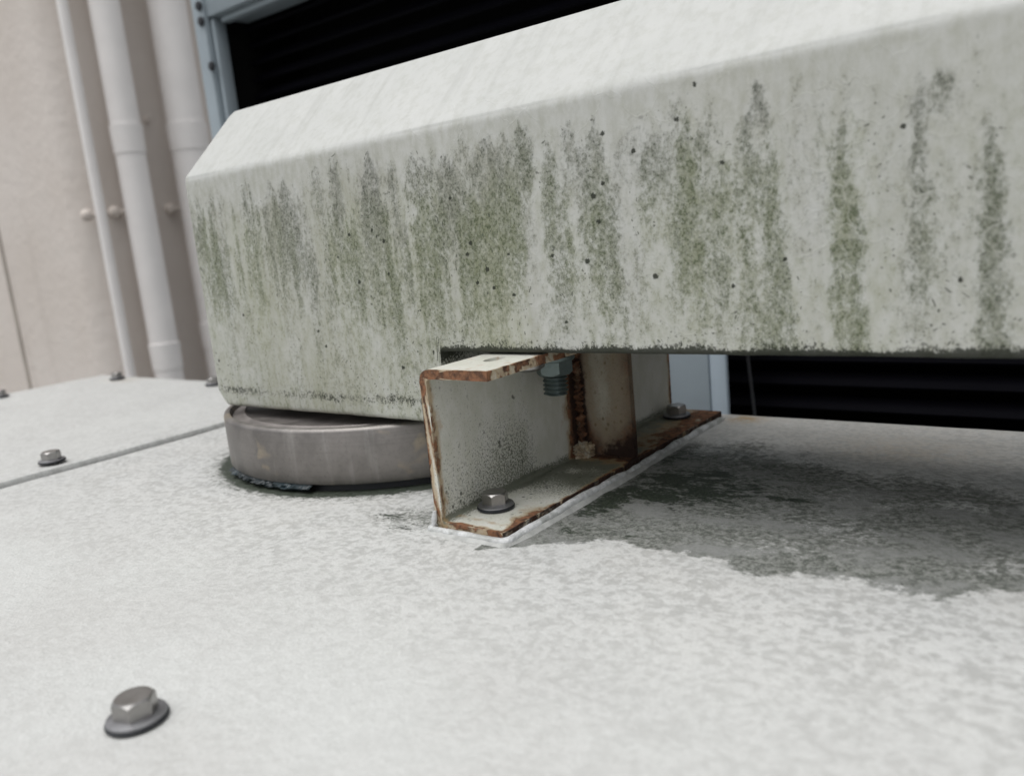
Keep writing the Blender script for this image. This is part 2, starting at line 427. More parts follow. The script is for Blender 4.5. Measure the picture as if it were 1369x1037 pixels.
for k, (x, z) in enumerate(((-7.28, 3.42), (-7.28, 3.28), (-7.22, 2.86), (-7.24, 1.9), (-7.24, .9))):
    bm = bmesh.new(); lathe(bm, [(0, 0), (.045, 0), (.04, .02), (0, .03)], 12)
    for v in bm.verts: v.co = Vector((v.co.x, -v.co.z, v.co.y))
    s = from_bm('frame_screw', bm, P_RUB, unit, 40); s.location = Vector((x, -.001, z + 8)) * S
bm = bmesh.new(); tube(bm, [(-2.10, 5.15, 1.5), (-2.08, 5.2, .04), (-2.05, 5.2, -.33), (-2.0, 5.2, -3)], .012, 8)
tag(from_bm('thin_cable', bm, mat_plain('grey_cable', (.035, .037, .04), .6), None, 40), 'thin grey cable hanging in the dark opening right of the blue-grey panel', 'cable')

# ------------------------------------------------------------------ the white top panels
RX, RY, RR = -3.035, 2.99, .93          # centre and radius of the steel collar
FRONT = np.array([(-4.0, 0.5), (-1.70, 1.90), (-1.581, 1.965), (-1.481, 2.04), (-1.378, 2.12), (-1.221, 2.136), (-1.105, 2.11), (-0.958, 2.102), (-0.837, 2.078), (-0.722, 2.109), (-0.595, 2.147), (-0.483, 2.149), (-0.393, 2.138), (-0.313, 2.162), (-0.212, 2.248), (.4, 2.35), (1.2, 2.5)])
BLOB = [(-1.35, 2.72, .34, .24, .78), (-.98, 2.72, .25, .20, .36), (-1.42, 2.25, .22, .10, .38), (-.7, 2.62, .3, .12, .27), (-.6, 2.20, .5, .05, .30), (-1.44, 2.79, .12, .09, 1.), (-1.317, 2.90, .10, .06, .9), (-0.97, 2.72, .09, .05, .85), (-1.40, 2.58, .14, .07, 1.05), (-1.27, 2.69, .12, .06, 1.), (-1.116, 2.80, .09, .06, .7), (-1.545, 2.50, .07, .22, 1.), (-0.90, 2.93, .10, .05, .45), (-1.10, 2.57, .10, .03, .5), (-1.50, 2.17, .07, .05, .65), (-1.33, 2.20, .10, .04, .55), (-1.57, 3.10, .05, .2, .8), (-1.20, 2.95, .2, .1, .45),
        (-2.24, 2.02, .10, .06, .62), (-2.10, 1.97, .08, .07, .55), (-2.05, 2.12, .08, .10, .6), (-2.56, 2.06, .2, .03, .25), (-1.75, 1.90, .02, .02, .2)]
def panel_grid(name, xs, ys, z0, thick, parent_ok=None):
    X, Y = np.meshgrid(xs, ys, indexing='ij')
    w = fbm(X * 6, Y * 6, 3) - .5
    fr = np.interp(X, FRONT[:, 0], FRONT[:, 1]) + w * .10 + (fbm(X * 22, Y * 30, 13) - .5) * .10
    st = sstep(Y - fr, -.05, .07) * (X > -1.72)
    far = 3.0 + .25 * np.clip(-X - .2, 0, 1.2) / 1.2 + w * .5
    st = st * (1 - sstep(Y - far, -.32, .34) * .96)
    st *= sstep(1.1 - X, 0, .9) * (.74 + .22 * sstep(fr + .16 - Y, 0, .14) + .5 * (fbm(X * 4, Y * 5, 9) - .5) + .15 * sstep(-X, .8, 1.4))
    # grey film left of bracket and round the collar
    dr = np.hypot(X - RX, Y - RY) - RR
    st = np.maximum(st, .62 * np.exp(-(np.clip(dr, 0, 9) / (.10 + .10 * fbm(X * 3, Y * 3, 5))) ** 2))
    st = np.maximum(st, .55 * np.exp(-((X + 2.12) / .26) ** 2 - ((Y - 2.05) / .17) ** 2))
    st = np.maximum(st, .30 * np.exp(-((X + 1.85) / .45) ** 2 - ((Y - 1.93) / .12) ** 2))
    g = np.zeros_like(X)
    for bx, by, rx, ry, a in BLOB: g = np.maximum(g, a * np.exp(-((X - bx) / rx / 1.25) ** 2 - ((Y - by) / ry / 1.25) ** 2))
    g = np.maximum(g, np.exp(-(np.abs(dr) / .055) ** 2) + .30 * np.exp(-(np.abs(dr) / .12) ** 2)); g[dr < 0] = 1.2  # growth at the collar foot, with the collar's contact shadow painted in
    ru = .9 * np.exp(-((X + 1.54) / .09) ** 2 - ((Y - 3.77) / .07) ** 2) + .22 * np.exp(-((X + .75) / .30) ** 2 - ((Y - 3.4) / .22) ** 2) + .10 * sstep(Y, 3.1, 3.5) * (X > -1.6)
    ru = np.maximum(ru, .3 * np.exp(-((X + 7.5) / .25) ** 2 - ((Y - 3.7) / .1) ** 2))
    mo = .26 + .84 * sstep(Y, .95, 2.15) * (1 - .35 * sstep(Y, 3., 3.9)) ; mo = np.clip(mo, 0, 1) * (1 - .45 * sstep(-X, 4.4, 4.7))
    dot = np.exp(-(np.hypot(X + .413, Y - 1.523) / .011) ** 4); g = np.maximum(g, dot * .9)
    Z = z0 + .006 * (fbm(X * 1.2, Y * 1.2, 21) - .5) * 2
    P = np.stack([X, Y, Z], -1)
    # rounded rim and skirt
    def skirt(P, axis):
        a = np.take(P, [0], axis).copy(); b = np.take(P, [-1], axis).copy()
        outs = []
        for e, s in ((a, -1), (b, 1)):
            l = []
            for off, dz in ((.018, -.006), (.026, -.022), (.028, -thick)):
                q = e.copy(); q[..., 0 if axis == 0 else 1] += s * off; q[..., 2] += dz; l.append(q)
            outs.append(l)
        return np.concatenate(outs[0][::-1] + [P] + outs[1], axis)
    P = skirt(skirt(P, 0), 1)
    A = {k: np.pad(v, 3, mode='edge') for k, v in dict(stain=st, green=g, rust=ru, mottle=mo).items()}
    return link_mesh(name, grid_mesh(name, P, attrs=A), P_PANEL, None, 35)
def joinr(*segs): return np.unique(np.round(np.concatenate([np.arange(a, b, s) for a, b, s in segs]), 5))
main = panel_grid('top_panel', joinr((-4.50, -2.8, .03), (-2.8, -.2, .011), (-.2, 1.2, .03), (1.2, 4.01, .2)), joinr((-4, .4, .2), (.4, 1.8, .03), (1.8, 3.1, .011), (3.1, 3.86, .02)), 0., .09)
tag(main, 'wide weathered off-white top panel with dark algae stain beside the steel bracket', 'panel')
side = panel_grid('top_panel', joinr((-8.13, -4.58, .05)), joinr((-4, .4, .2), (.4, 3.86, .04)), .024, .106)
tag(side, 'cleaner off-white top panel left of the dark seam, running back to the wall', 'panel')
bm = bmesh.new(); box(bm, -8.05, 3.95, -3.9, 3.80, -7.99, -.12)
tag(from_bm('tank_body', bm, P_SIDE), 'grey body of the housing carrying the off-white top panels', 'housing')
bm = bmesh.new(); box(bm, -4.57, -4.532, -3.9, 3.83, -.10, -.012)
tag(from_bm('seam_strip', bm, P_RUB), 'dark joint strip in the seam between the two off-white top panels', 'strip')

# ------------------------------------------------------------------ bolts
def hex_pts(r, a0=0.): return [(r * math.cos(a0 + k * math.pi / 3), r * math.sin(a0 + k * math.pi / 3)) for k in range(6)]
def hex_head(r, z0, z1):
    """hex prism with the chamfered, slightly domed crown of a real bolt head"""
    bm = bmesh.new(); n = 48; rings = []
    def hr(a):       # hexagon radius at angle a
        b = (a % (math.pi / 3)) - math.pi / 6
        return r * math.cos(math.pi / 6) / math.cos(b)
    ri = r * math.cos(math.pi / 6)
    A = [2 * math.pi * k / n for k in range(n)]
    h = z1 - z0
    rings.append([(hr(a), z0) for a in A])
    # the crown is a cone: corners are cut lower than the middle of the flats
    rings.append([(hr(a), z1 - .06 * h - (hr(a) - ri) * .95) for a in A])
    rings.append([(ri * .97, z1 - .015 * h) for a in A])
    rings.append([(ri * .88, z1) for a in A])
    rings.append([(ri * .5, z1 - .03 * h) for a in A])
    vr = [[bm.verts.new((q * math.cos(a), q * math.sin(a), z)) for a, (q, z) in zip(A, R)] for R in rings]
    for a, b in zip(vr[:-1], vr[1:]):
        for k in range(n): bm.faces.new((a[k], a[(k + 1) % n], b[(k + 1) % n], b[k]))
    bm.faces.new(vr[-1]); bm.faces.new(vr[0][::-1])
    return bm
bolt_meshes = None
def make_bolt(loc, rz, label, cat='bolt', tilt=(0, 0), sc=1.0, group='hex bolts with washers'):
    global bolt_meshes
    root = empty('hex_bolt', loc, rz); root.rotation_euler = (tilt[0], tilt[1], rz); root.scale = (sc,) * 3
    tag(root, label, cat, group)
    if bolt_meshes is None:
        a = from_bm('hex_head', hex_head(.049, .016, .059), P_BOLT, root, 25)
        bm = bmesh.new(); lathe(bm, [(0.02, .006), (.063, .006), (.0665, .009), (.0655, .013), (.05, .0165), (.02, .0175)], 48)
        b = from_bm('washer', bm, P_WASH, root, 30)
        bm = bmesh.new(); lathe(bm, [(0, -.002), (.062, -.002), (.069, .001), (.069, .005), (.064, .0075), (0, .0075)], 48)
        c = from_bm('rubber_seal', bm, P_RUB, root, 30)
        bolt_meshes = [(o.name, o.data) for o in (a, b, c)]
    else:
        for nm, me in bolt_meshes:
            o = bpy.data.objects.new(nm.split('.')[0], me); C.objects.link(o); o.parent = root
    return root
make_bolt((-1.783, .773, .002), .30, 'nearest grey hex bolt, standing alone in the left foreground', tilt=(.0, .0))
make_bolt((-1.838, 2.172, .038), .95, 'grey hex bolt on the front end of the rusty bracket base')
make_bolt((-1.818, 3.60, .038), .2, 'grey hex bolt on the far end of the rusty bracket base, behind the stiffener plate')
make_bolt((-4.66, 1.846, .034), .25, 'shiny hex bolt beside the dark seam at the left')
make_bolt((-7.567, 3.70, .034), .5, 'hex bolt at the far corner of the top panel, below the pipes')
make_bolt((-5.993, 3.70, .034), .1, 'hex bolt at the rear panel edge, half hidden by the stained cover')
make_bolt((-7.93, 2.834, .034), .8, 'hex bolt at the left rim of the top panel, cut by the picture edge')

# ------------------------------------------------------------------ channel bracket
bracket = empty('channel_bracket', (-1.96, 1.98, 0)); tag(bracket, 'rusting cream-painted steel channel bracket holding up the stained cover', 'bracket')
T = .033; BW = .305; BH = .578; BL = 1.79
def bracket_attrs(X, Y, Z, part):
    """local coordinates: X across flange, Y along, Z up"""
    w = fbm(Y * 14 + X * 9, Z * 14 + X * 11, 31); w2 = fbm(Y * 30, Z * 30 + X * 25, 37)
    ru = np.zeros_like(X); al = np.zeros_like(X); dp = np.zeros_like(X)
    if part == 'channel':
        web = (X < T + .012) & (Z > T) & (Z < BH - T)
        base = Z <= T + .001; top = Z >= BH - T - .001
        inner = X > T * .6
        # web: orange run along its front edge, speckles growing downward and inward
        ru = np.where(web, np.maximum(ru, .72 * np.exp(-(Y / (.008 + .045 * w)) ** 2)), ru)
        ru = np.where(web & inner, np.maximum(ru, 1.0 * np.exp(-((Y - .875) / (.035 + .05 * w)) ** 2)), ru)
        ru = np.where(web & (Y > BL - .12), np.maximum(ru, 1.0 * np.exp(-((Y - BL) / .028) ** 2)), ru)
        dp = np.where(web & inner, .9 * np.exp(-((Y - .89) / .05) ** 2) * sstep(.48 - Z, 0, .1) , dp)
        a = .42 + .24 * sstep(.35 - Z, 0, .33) + .25 * np.exp(-((Y - .42) / .22) ** 2) * sstep(.42 - Z, 0, .2)
        a = a * (1 - .8 * sstep(Y, .50, .72)) - .25 * sstep(Z, .35, .55) * sstep(Y, .18, .3)
        a = a + 1.0 * np.exp(-((Z - T) / (.014 + .022 * sstep(Y, .3, .9) )) ** 2)
        al = np.where(web & inner, a, al)
        al = np.where(web & ~inner, .45, al)
        # base flange
        b = .42 + .85 * sstep(Y, .28, .6) * (.5 + w) + .55 * sstep(.09 - X, 0, .05)
        al = np.where(base, b - .45 * np.exp(-((Y - .62 - .3 * X) / .05) ** 2 - ((X - .13) / .07) ** 2), al)
        e = BW - X
        r = 1.0 * np.exp(-(e / (.006 + .07 * np.clip(w - .25, 0, 1))) ** 2) + .75 * np.exp(-((Y - .20) / .09) ** 2) * np.exp(-(e / .085) ** 2)
        r = np.maximum(r, .85 * np.exp(-(Y / (.006 + .06 * np.clip(w - .3, 0, 1))) ** 2) ); r = np.maximum(r, .38 * np.exp(-((Y - .045 - .05 * w) / .016) ** 2))
        r = np.maximum(r, 1.1 * sstep(Y, BL - .30, BL - .03) * (.45 + .6 * sstep(X, .1, .3)))
        r = np.maximum(r, (.50 + .5 * w) * sstep(Y, .95, 1.15) * np.exp(-(e / .20) ** 2))
        r = np.maximum(r, .8 * np.exp(-((Y - .9) / .08) ** 2) )
        ru = np.where(base, r, ru)
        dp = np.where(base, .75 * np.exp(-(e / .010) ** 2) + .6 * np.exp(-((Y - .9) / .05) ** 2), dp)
        # top flange: flaking paint, bare rusty rim
        edge = np.minimum(BW - X, Y)
        r = .8 * np.exp(-(np.abs(edge) / .008) ** 2) + .30 * w2
        ru = np.where(top, r, ru); al = np.where(top, .30, al)
        ru = np.where((X > BW - .004) | ((Y < .001) & (top | base)), .42 + .55 * sstep(w2, .38, .55), ru)
        ru = np.where((Y < .001) & web, .10 + .45 * sstep(w, .42, .6), ru)
    else:
        # stiffener: heavy rust with a paler island of old paint in the middle
        u = X / BW
        ru = .37 + .42 * (np.abs(u - .50) * 2) ** 1.6 + .40 * sstep(.24 - Z, 0, .2) + .35 * np.exp(-((X - .05) / .035) ** 2)
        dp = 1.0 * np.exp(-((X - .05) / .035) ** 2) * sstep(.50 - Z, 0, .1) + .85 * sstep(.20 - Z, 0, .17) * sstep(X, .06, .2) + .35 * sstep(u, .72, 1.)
        al = .46 + 0 * X
    return dict(rust=ru, algae=al, deep=dp)
def channel_profile():
    """closed C section with a rounded outer corner; returns list of (x, z)"""
    pts = []
    def seg(a, b, st=.012):
        n = max(1, int(round(math.hypot(b[0] - a[0], b[1] - a[1]) / st)))
        for k in range(n): pts.append((a[0] + (b[0] - a[0]) * k / n, a[1] + (b[1] - a[1]) * k / n))
    def arc(cx, cz, r, a0, a1, n=6):
        for k in range(n): t = a0 + (a1 - a0) * k / n; pts.append((cx + r * math.cos(t), cz + r * math.sin(t)))
    ro, ri = .045, .014
    seg((BW, 0), (ro, 0)); arc(ro, ro, ro, -math.pi / 2, -math.pi)
    seg((0, ro), (0, BH - ro)); arc(ro, BH - ro, ro, math.pi, math.pi / 2)
    seg((ro, BH), (BW, BH)); seg((BW, BH), (BW, BH - T))
    seg((BW, BH - T), (T + ri, BH - T)); arc(T + ri, BH - T - ri, ri, math.pi / 2, math.pi)
    seg((T, BH - T - ri), (T, T + ri)); arc(T + ri, T + ri, ri, math.pi, 1.5 * math.pi)
    seg((T + ri, T), (BW, T)); seg((BW, T), (BW, 0))
    return np.array(pts)
prof = channel_profile()
ys = np.concatenate([np.arange(0, 1.2, .010), np.arange(1.2, BL + .001, .02)]); ys[-1] = BL
Pc = np.zeros((len(ys), len(prof), 3)); Pc[:, :, 0] = prof[None, :, 0]; Pc[:, :, 2] = prof[None, :, 1]; Pc[:, :, 1] = ys[:, None]
# slightly chewed free edges
edge_w = (fbm(ys * 30, ys * 0, 51) - .5) * .010
fe = prof[:, 0] > BW - 1e-6; Pc[:, fe, 0] += edge_w[:, None]
Pc[0, :, 1] += (fbm(prof[:, 0] * 30, prof[:, 1] * 30, 53) - .5) * .006
npf = len(prof); last = (len(ys) - 1) * npf
at = bracket_attrs(Pc[..., 0], Pc[..., 1], Pc[..., 2], 'channel')
me = grid_mesh('channel', Pc, [list(range(npf)), list(range(last, last + npf))[::-1]], at, wrap=True)
# oblong hole through the top flange
bm = bmesh.new(); bm.from_mesh(me)
hx, hy, ha, hb = .165 * S, .215 * S, .030 * S, .050 * S
def hin(c, k=1.): return ((c.x - hx) / (ha * k)) ** 2 + ((c.y - hy) / (hb * k)) ** 2 < 1
kill = [f for f in bm.faces if f.calc_center_median().z > (BH - T - .003) * S and hin(f.calc_center_median()) and len(f.verts) == 4]
bmesh.ops.delete(bm, geom=kill, context='FACES')
bd = [e for e in bm.edges if len(e.link_faces) == 1]
for v in {v for e in bd for v in e.verts}:
    t = math.atan2((v.co.y - hy) / hb, (v.co.x - hx) / ha); v.co.x = hx + ha * math.cos(t); v.co.y = hy + hb * math.sin(t)
if bd:
    try: bmesh.ops.bridge_loops(bm, edges=bd)
    except Exception as ex: print('bridge', ex)
bm.normal_update(); bmesh.ops.recalc_face_normals(bm, faces=bm.faces)
bm.to_mesh(me); bm.free()
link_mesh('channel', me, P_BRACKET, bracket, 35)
# stiffener plate across the channel
def plate_grid(name, x0, x1, z0, z1, y0, y1, parent, part):
    xs = np.linspace(x0, x1, 36); zs = np.linspace(z0, z1, 56)
    X, Z = np.meshgrid(xs, zs, indexing='ij')
    f = np.stack([X, np.full_like(X, y0), Z], -1); b = np.stack([X, np.full_like(X, y1), Z], -1)
    P = np.concatenate([f, b[::-1]], 0)
    n = len(xs); A = bracket_attrs(P[..., 0], P[..., 1], P[..., 2], part)
    nv = len(zs); N = 2 * n
    ef = [[(N - 1) * nv + j, 0 + j, j + 1, (N - 1) * nv + j + 1] for j in range(nv - 1)]
    ef += [[i * nv, (N - 1 - i) * nv, (N - 2 - i) * nv, (i + 1) * nv] for i in range(n - 1)]
    ef += [[i * nv + nv - 1, (i + 1) * nv + nv - 1, (N - 2 - i) * nv + nv - 1, (N - 1 - i) * nv + nv - 1] for i in range(n - 1)]
    return link_mesh(name, grid_mesh(name, P, ef, A), P_STIFF, parent, 35)
plate_grid('stiffener_plate', T + .002, BW - .014, T + .001, BH - T - .001, .915, .950, bracket, 'plate')
# weld in the corner between web and stiffener
bm = bmesh.new()
pts = [(T + .012 + .006 * math.sin(k * 1.7), .905 - .008 * math.cos(k * 2.3), T + .02 + k * .0125) for k in range(40)]
tube(bm, pts, [.020 + .008 * math.sin(k * 2.1) * math.cos(k * .7) for k in range(40)], 10)
me_w = from_bm('weld_seam', bm, None, bracket, 60)
for nm, val in (('rust', .80), ('algae', .4), ('deep', .45)):
    a = me_w.data.attributes.new(nm, 'FLOAT', 'POINT'); a.data.foreach_set('value', [val] * len(me_w.data.vertices))
me_w.data.materials.append(P_BRACKET)
# crusty lump at the foot of the weld
bm = bmesh.new(); bmesh.ops.create_icosphere(bm, subdivisions=4, radius=.048)
for v in bm.verts:
    n_ = v.co.normalized(); v.co *= 1 + .35 * (math.sin(n_.x * 9 + 1) * math.sin(n_.y * 11) + .5 * math.sin(n_.z * 17 + n_.x * 13)); v.co.z *= .8
    v.co += Vector((.060, .885, .050))
lump = from_bm('crust_lump', bm, None, bracket, 60)
for nm, val in (('rust', .42), ('algae', .62), ('deep', .10)):
    a = lump.data.attributes.new(nm, 'FLOAT', 'POINT'); a.data.foreach_set('value', [val] * len(lump.data.vertices))
lump.data.materials.append(P_BRACKET)
# sealant bead round the foot
def bead(path, r, name):
    bm = bmesh.new(); pts = []; rad = []
    for (a, b) in zip(path[:-1], path[1:]):
        a = Vector(a); b = Vector(b); n = max(2, int((b - a).length / .012))
        for k in range(n):
            p = a.lerp(b, k / n); pts.append(p)
    pts.append(Vector(path[-1]))
    sm = [pts[0]] + [(pts[i - 1] + pts[i] * 2 + pts[i + 1]) / 4 for i in range(1, len(pts) - 1)] + [pts[-1]]
    for i, p in enumerate(sm):
        q = float(fbm(np.array(i * .11), np.array(.3), 61)) - .5
        p.z += q * .010; p.x += (float(fbm(np.array(i * .07), np.array(5.3), 63)) - .5) * .014
        rad.append(r * (1 + q * .45) * min(1, .45 + i * .12, .45 + (len(sm) - 1 - i) * .12))
    tube(bm, sm, rad, 14)
    for v in bm.verts:
        if v.co.z < .006: v.co.z = .006 * 0 + .001
    return from_bm(name, bm, P_SEAL, bracket, 60)
bead([(-.012, .05, .008), (-.014, -.014, .008), (.0, -.018, .008), (BW + .004, -.016, .008), (BW + .016, .0, .008), (BW + .018, .5, .009), (BW + .016, 1.2, .008), (BW + .016, BL - .02, .006)], .0155, 'sealant_bead')
bead([(-.004, -.012, .012), (.004, -.010, .045), (.008, -.007, .075)], .015, 'sealant_bead')
# thin smeared sealant skirt beside the bead
def smear():
    L = [(-.05, .08), (-.055, -.05), (BW * .5, -.075), (BW + .06, -.06), (BW + .085, .1), (BW + .07, .5), (BW + .075, .9), (BW + .055, 1.3), (BW + .04, BL - .1)]
    I = [(-.01, .08), (-.01, -.01), (BW * .5, -.01), (BW, -.01), (BW + .01, .1), (BW + .01, .5), (BW + .01, .9), (BW + .01, 1.3), (BW + .01, BL - .1)]
    bm = bmesh.new(); prev = None
    for i in range(len(L) - 1):
        for k in range(24):
            t = k / 24; o = Vector(L[i]).lerp(Vector(L[i + 1]), t); n = Vector(I[i]).lerp(Vector(I[i + 1]), t); o = n.lerp(o, .62)
            j = (float(fbm(np.array((i * 24 + k) * .13), np.array(.7), 71)) - .5) * .9
            o = n.lerp(o, 1 + j * .5)
            row = [bm.verts.new((n.x, n.y, .013)), bm.verts.new((*n.lerp(o, .6), .009)), bm.verts.new((*o, -.004))]
            if prev:
                for a in range(2): bm.faces.new((prev[a], prev[a + 1], row[a + 1], row[a]))
            prev = row
    return from_bm('sealant_smear', bm, mat_plain('greyish_sealant_film', (.42, .425, .41), .5, var=.2, scale=14, bmp=.4), bracket, 60)
smear()

# ------------------------------------------------------------------ fasteners under the cover
def under_nut(loc, label, rz):
    root = empty('hanging_bolt', loc, rz); tag(root, label, 'bolt', 'bolt ends hanging under the cover')
    bm = hex_head(.072, -.075, -.020)
    for v in bm.verts: v.co.z = -.095 - v.co.z
    from_bm('hex_nut', bm, P_NUT, root, 25)
    bm = bmesh.new(); lathe(bm, [(.02, -.019), (.078, -.019), (.082, -.014), (.082, -.003), (.078, 0), (.02, 0)], 40)
    from_bm('washer', bm, P_NUT, root, 30)
    # helical thread
    bm = bmesh.new(); n = 24; rows = []; turns = 5; per = 24
    for i in range(turns * 8 + 1):
        z = -.070 - i * .083 / (turns * 8)
        rows.append([bm.verts.new(((.044 + .0055 * math.cos(2 * math.pi * (i / 8 - k / n))) * math.cos(2 * math.pi * k / n) * (1 if i < turns * 8 - 2 else .9), (.044 + .0055 * math.cos(2 * math.pi * (i / 8 - k / n))) * math.sin(2 * math.pi * k / n) * (1 if i < turns * 8 - 2 else .9), z)) for k in range(n)])
    for a, b in zip(rows[:-1], rows[1:]):
        for k in range(n): bm.faces.new((a[k], a[(k + 1) % n], b[(k + 1) % n], b[k]))
    bm.faces.new(rows[0]); bm.faces.new(rows[-1][::-1])
    from_bm('threaded_shank', bm, P_NUT, root, 50)
under_nut((-1.79, 2.545, .530), 'green-grey nut and thread hanging under the bracket top, left of the stiffener plate', .35)
under_nut((-1.79, 3.20, .62), 'green-grey nut peeking below the cover, right of the stiffener plate', .1)
bm = bmesh.new(); lathe(bm, [(0, -.030), (.035, -.026), (.055, -.014), (.058, 0), (0, 0)], 32)
o = from_bm('washer_cap', bm, P_BOLT, None, 40); o.location = Vector((-1.725, 2.30, .5435)) * S
tag(o, 'small silvery domed cap under the rusty edge of the bracket top', 'cap')

# ------------------------------------------------------------------ steel collar under the cover
collar = empty('vent_collar', (RX, RY, 0)); tag(collar, 'round dull stainless steel collar standing on the panel under the stained cover', 'collar')
bm = bmesh.new(); lathe(bm, [(RR - .03, .036), (RR - .004, .036), (RR, .042), (RR, .262), (RR - .004, .272), (RR - .014, .279), (RR - .03, .279), (RR - .036, .268), (RR - .036, .06)], 160, close=True)
from_bm('outer_band', bm, P_RING, collar, 40)
bm = bmesh.new(); lathe(bm, [(0, .262), (RR - .30, .262), (RR - .20, .258), (RR - .115, .262), (RR - .10, .270), (RR - .085, .262), (RR - .040, .255), (RR - .040, .2)], 160)
from_bm('inner_lid', bm, P_LID, collar, 40)
bm = bmesh.new(); lathe(bm, [(0, -.02), (RR - .03, -.02), (RR - .045, .02), (RR - .034, .06), (0, .06)], 120)
from_bm('rubber_gasket', bm, P_RUB, collar, 40)
# crumpled dark plastic squeezed out below the band
bm = bmesh.new(); rows = []
for k in range(70):
    t = -2.02 + k * .0105; rr = RR - .02
    row = []
    for j in range(5):
        q = j / 4; jit = (float(fbm(np.array(k * .45), np.array(j * .9), 81)) - .5)
        r_ = rr + .028 * math.sin(q * math.pi) * (1 + 2.0 * jit) + .006
        row.append(bm.verts.new((r_ * math.cos(t), r_ * math.sin(t), .004 + q * .036 + .01 * jit)))
    rows.append(row)
for a, b in zip(rows[:-1], rows[1:]):
    for j in range(4): bm.faces.new((a[j], a[j + 1], b[j + 1], b[j]))
from_bm('crumpled_sleeve', bm, P_BLUE, collar, None)

# ------------------------------------------------------------------ the stained cover
STREAKS= [(-3.477, 1.23, 0.863, 0.03, 0.101, 0.8, 0.6), (-3.399, 1.334, 0.837, 0.023, 0.087, 0.6, 0.3), (-3.211, 1.17, 0.823, 0.044, 0.069, 0.7, 0.7), (-3.602, 1.189, 0.907, 0.037, 0.091, 0.5, 0.4), (-3.004, 1.342, 0.999, 0.071, 0.16, 0.55, 0.3), (-2.911, 1.343, 1.041, 0.04, 0.124, 0.75, 0.2), (-2.838, 1.31, 1.004, 0.039, 0.101, 0.55, 0.2), (-2.698, 1.377, 1.118, 0.046, 0.104, 0.55, 0.4), (-2.591, 1.334, 1.1, 0.022, 0.064, 0.85, 0.3), (-2.547, 1.13, 0.772, 0.053, 0.074, 0.7, 0.8), (-2.383, 1.375, 1.092, 0.057, 0.11, 0.9, 0.1), (-2.397, 1.231, 0.768, 0.149, 0.193, 0.55, 0.6), (-2.327, 0.997, 0.524, 0.049, 0.069, 0.55, 0.8), (-2.278, 1.3, 1.109, 0.039, 0.073, 0.5, 0.3), (-2.154, 1.338, 1.18, 0.037, 0.053, 0.7, 0.4), (-2.1, 1.318, 1.147, 0.037, 0.06, 0.6, 0.3), (-2.125, 1.188, 0.675, 0.097, 0.119, 0.8, 0.9), (-1.994, 1.316, 1.005, 0.042, 0.124, 0.9, 0.3), (-1.938, 1.219, 0.973, 0.055, 0.107, 0.6, 0.3), (-1.89, 1.162, 0.742, 0.115, 0.164, 0.75, 0.9), (-1.809, 1.34, 1.068, 0.078, 0.134, 0.75, 0.3), (-1.732, 1.353, 1.061, 0.063, 0.097, 0.65, 0.4), (-1.661, 1.374, 1.189, 0.036, 0.056, 0.9, 0.7), (-1.633, 1.35, 1.221, 0.03, 0.049, 0.6, 0.5), (-1.759, 1.247, 0.832, 0.083, 0.121, 0.7, 0.8), (-1.555, 1.292, 1.112, 0.041, 0.059, 0.75, 0.6), (-1.469, 1.341, 1.154, 0.039, 0.063, 0.75, 0.3), (-1.492, 1.143, 0.832, 0.034, 0.047, 0.75, 0.7), (-1.374, 1.344, 0.9, 0.059, 0.112, 0.75, 0.4), (-1.352, 1.139, 0.645, 0.054, 0.085, 0.5, 0.6), (-1.222, 1.287, 1.125, 0.1, 0.152, 0.5, 0.2), (-1.15, 1.265, 1.095, 0.048, 0.074, 0.5, 0.5), (-1.07, 1.315, 0.925, 0.046, 0.072, 0.95, 0.9), (-1.014, 1.255, 1.09, 0.045, 0.078, 0.65, 0.5), (-0.953, 1.185, 0.937, 0.044, 0.09, 0.7, 0.7), (-1.042, 1.082, 0.712, 0.139, 0.217, 0.5, 0.6), (-0.857, 1.348, 1.241, 0.021, 0.05, 0.95, 0.2), (-0.888, 1.265, 1.046, 0.03, 0.052, 0.8, 0.5), (-0.82, 1.254, 0.644, 0.037, 0.074, 0.75, 0.6), (-0.861, 1.162, 0.644, 0.075, 0.133, 0.5, 0.5), (-0.735, 1.278, 1.01, 0.031, 0.08, 0.35, 0.2), (-0.636, 1.215, 1.057, 0.018, 0.052, 0.95, 0.5), (-0.635, 1.113, 0.664, 0.052, 0.089, 0.85, 0.6), (-0.6, 1.01, 0.664, 0.037, 0.057, 0.6, 0.6), (-0.445, 1.301, 1.034, 0.023, 0.05, 0.8, 0.2), (-0.397, 1.296, 1.194, 0.035, 0.048, 0.7, 0.3), (-0.353, 1.263, 1.196, 0.022, 0.031, 0.3, 0.2), (-0.300, 1.207, 0.717, 0.030, 0.060, 0.8, 0.35), (-0.283, 1.151, 0.698, 0.015, 0.078, 0.6, 0.3), (-0.378, 1.112, 0.699, 0.127, 0.170, 0.36, 0.3), (-0.458, 1.054, 0.739, 0.051, 0.07, 0.45, 0.3), (-0.523, 0.932, 0.604, 0.018, 0.037, 0.3, 0.8)]
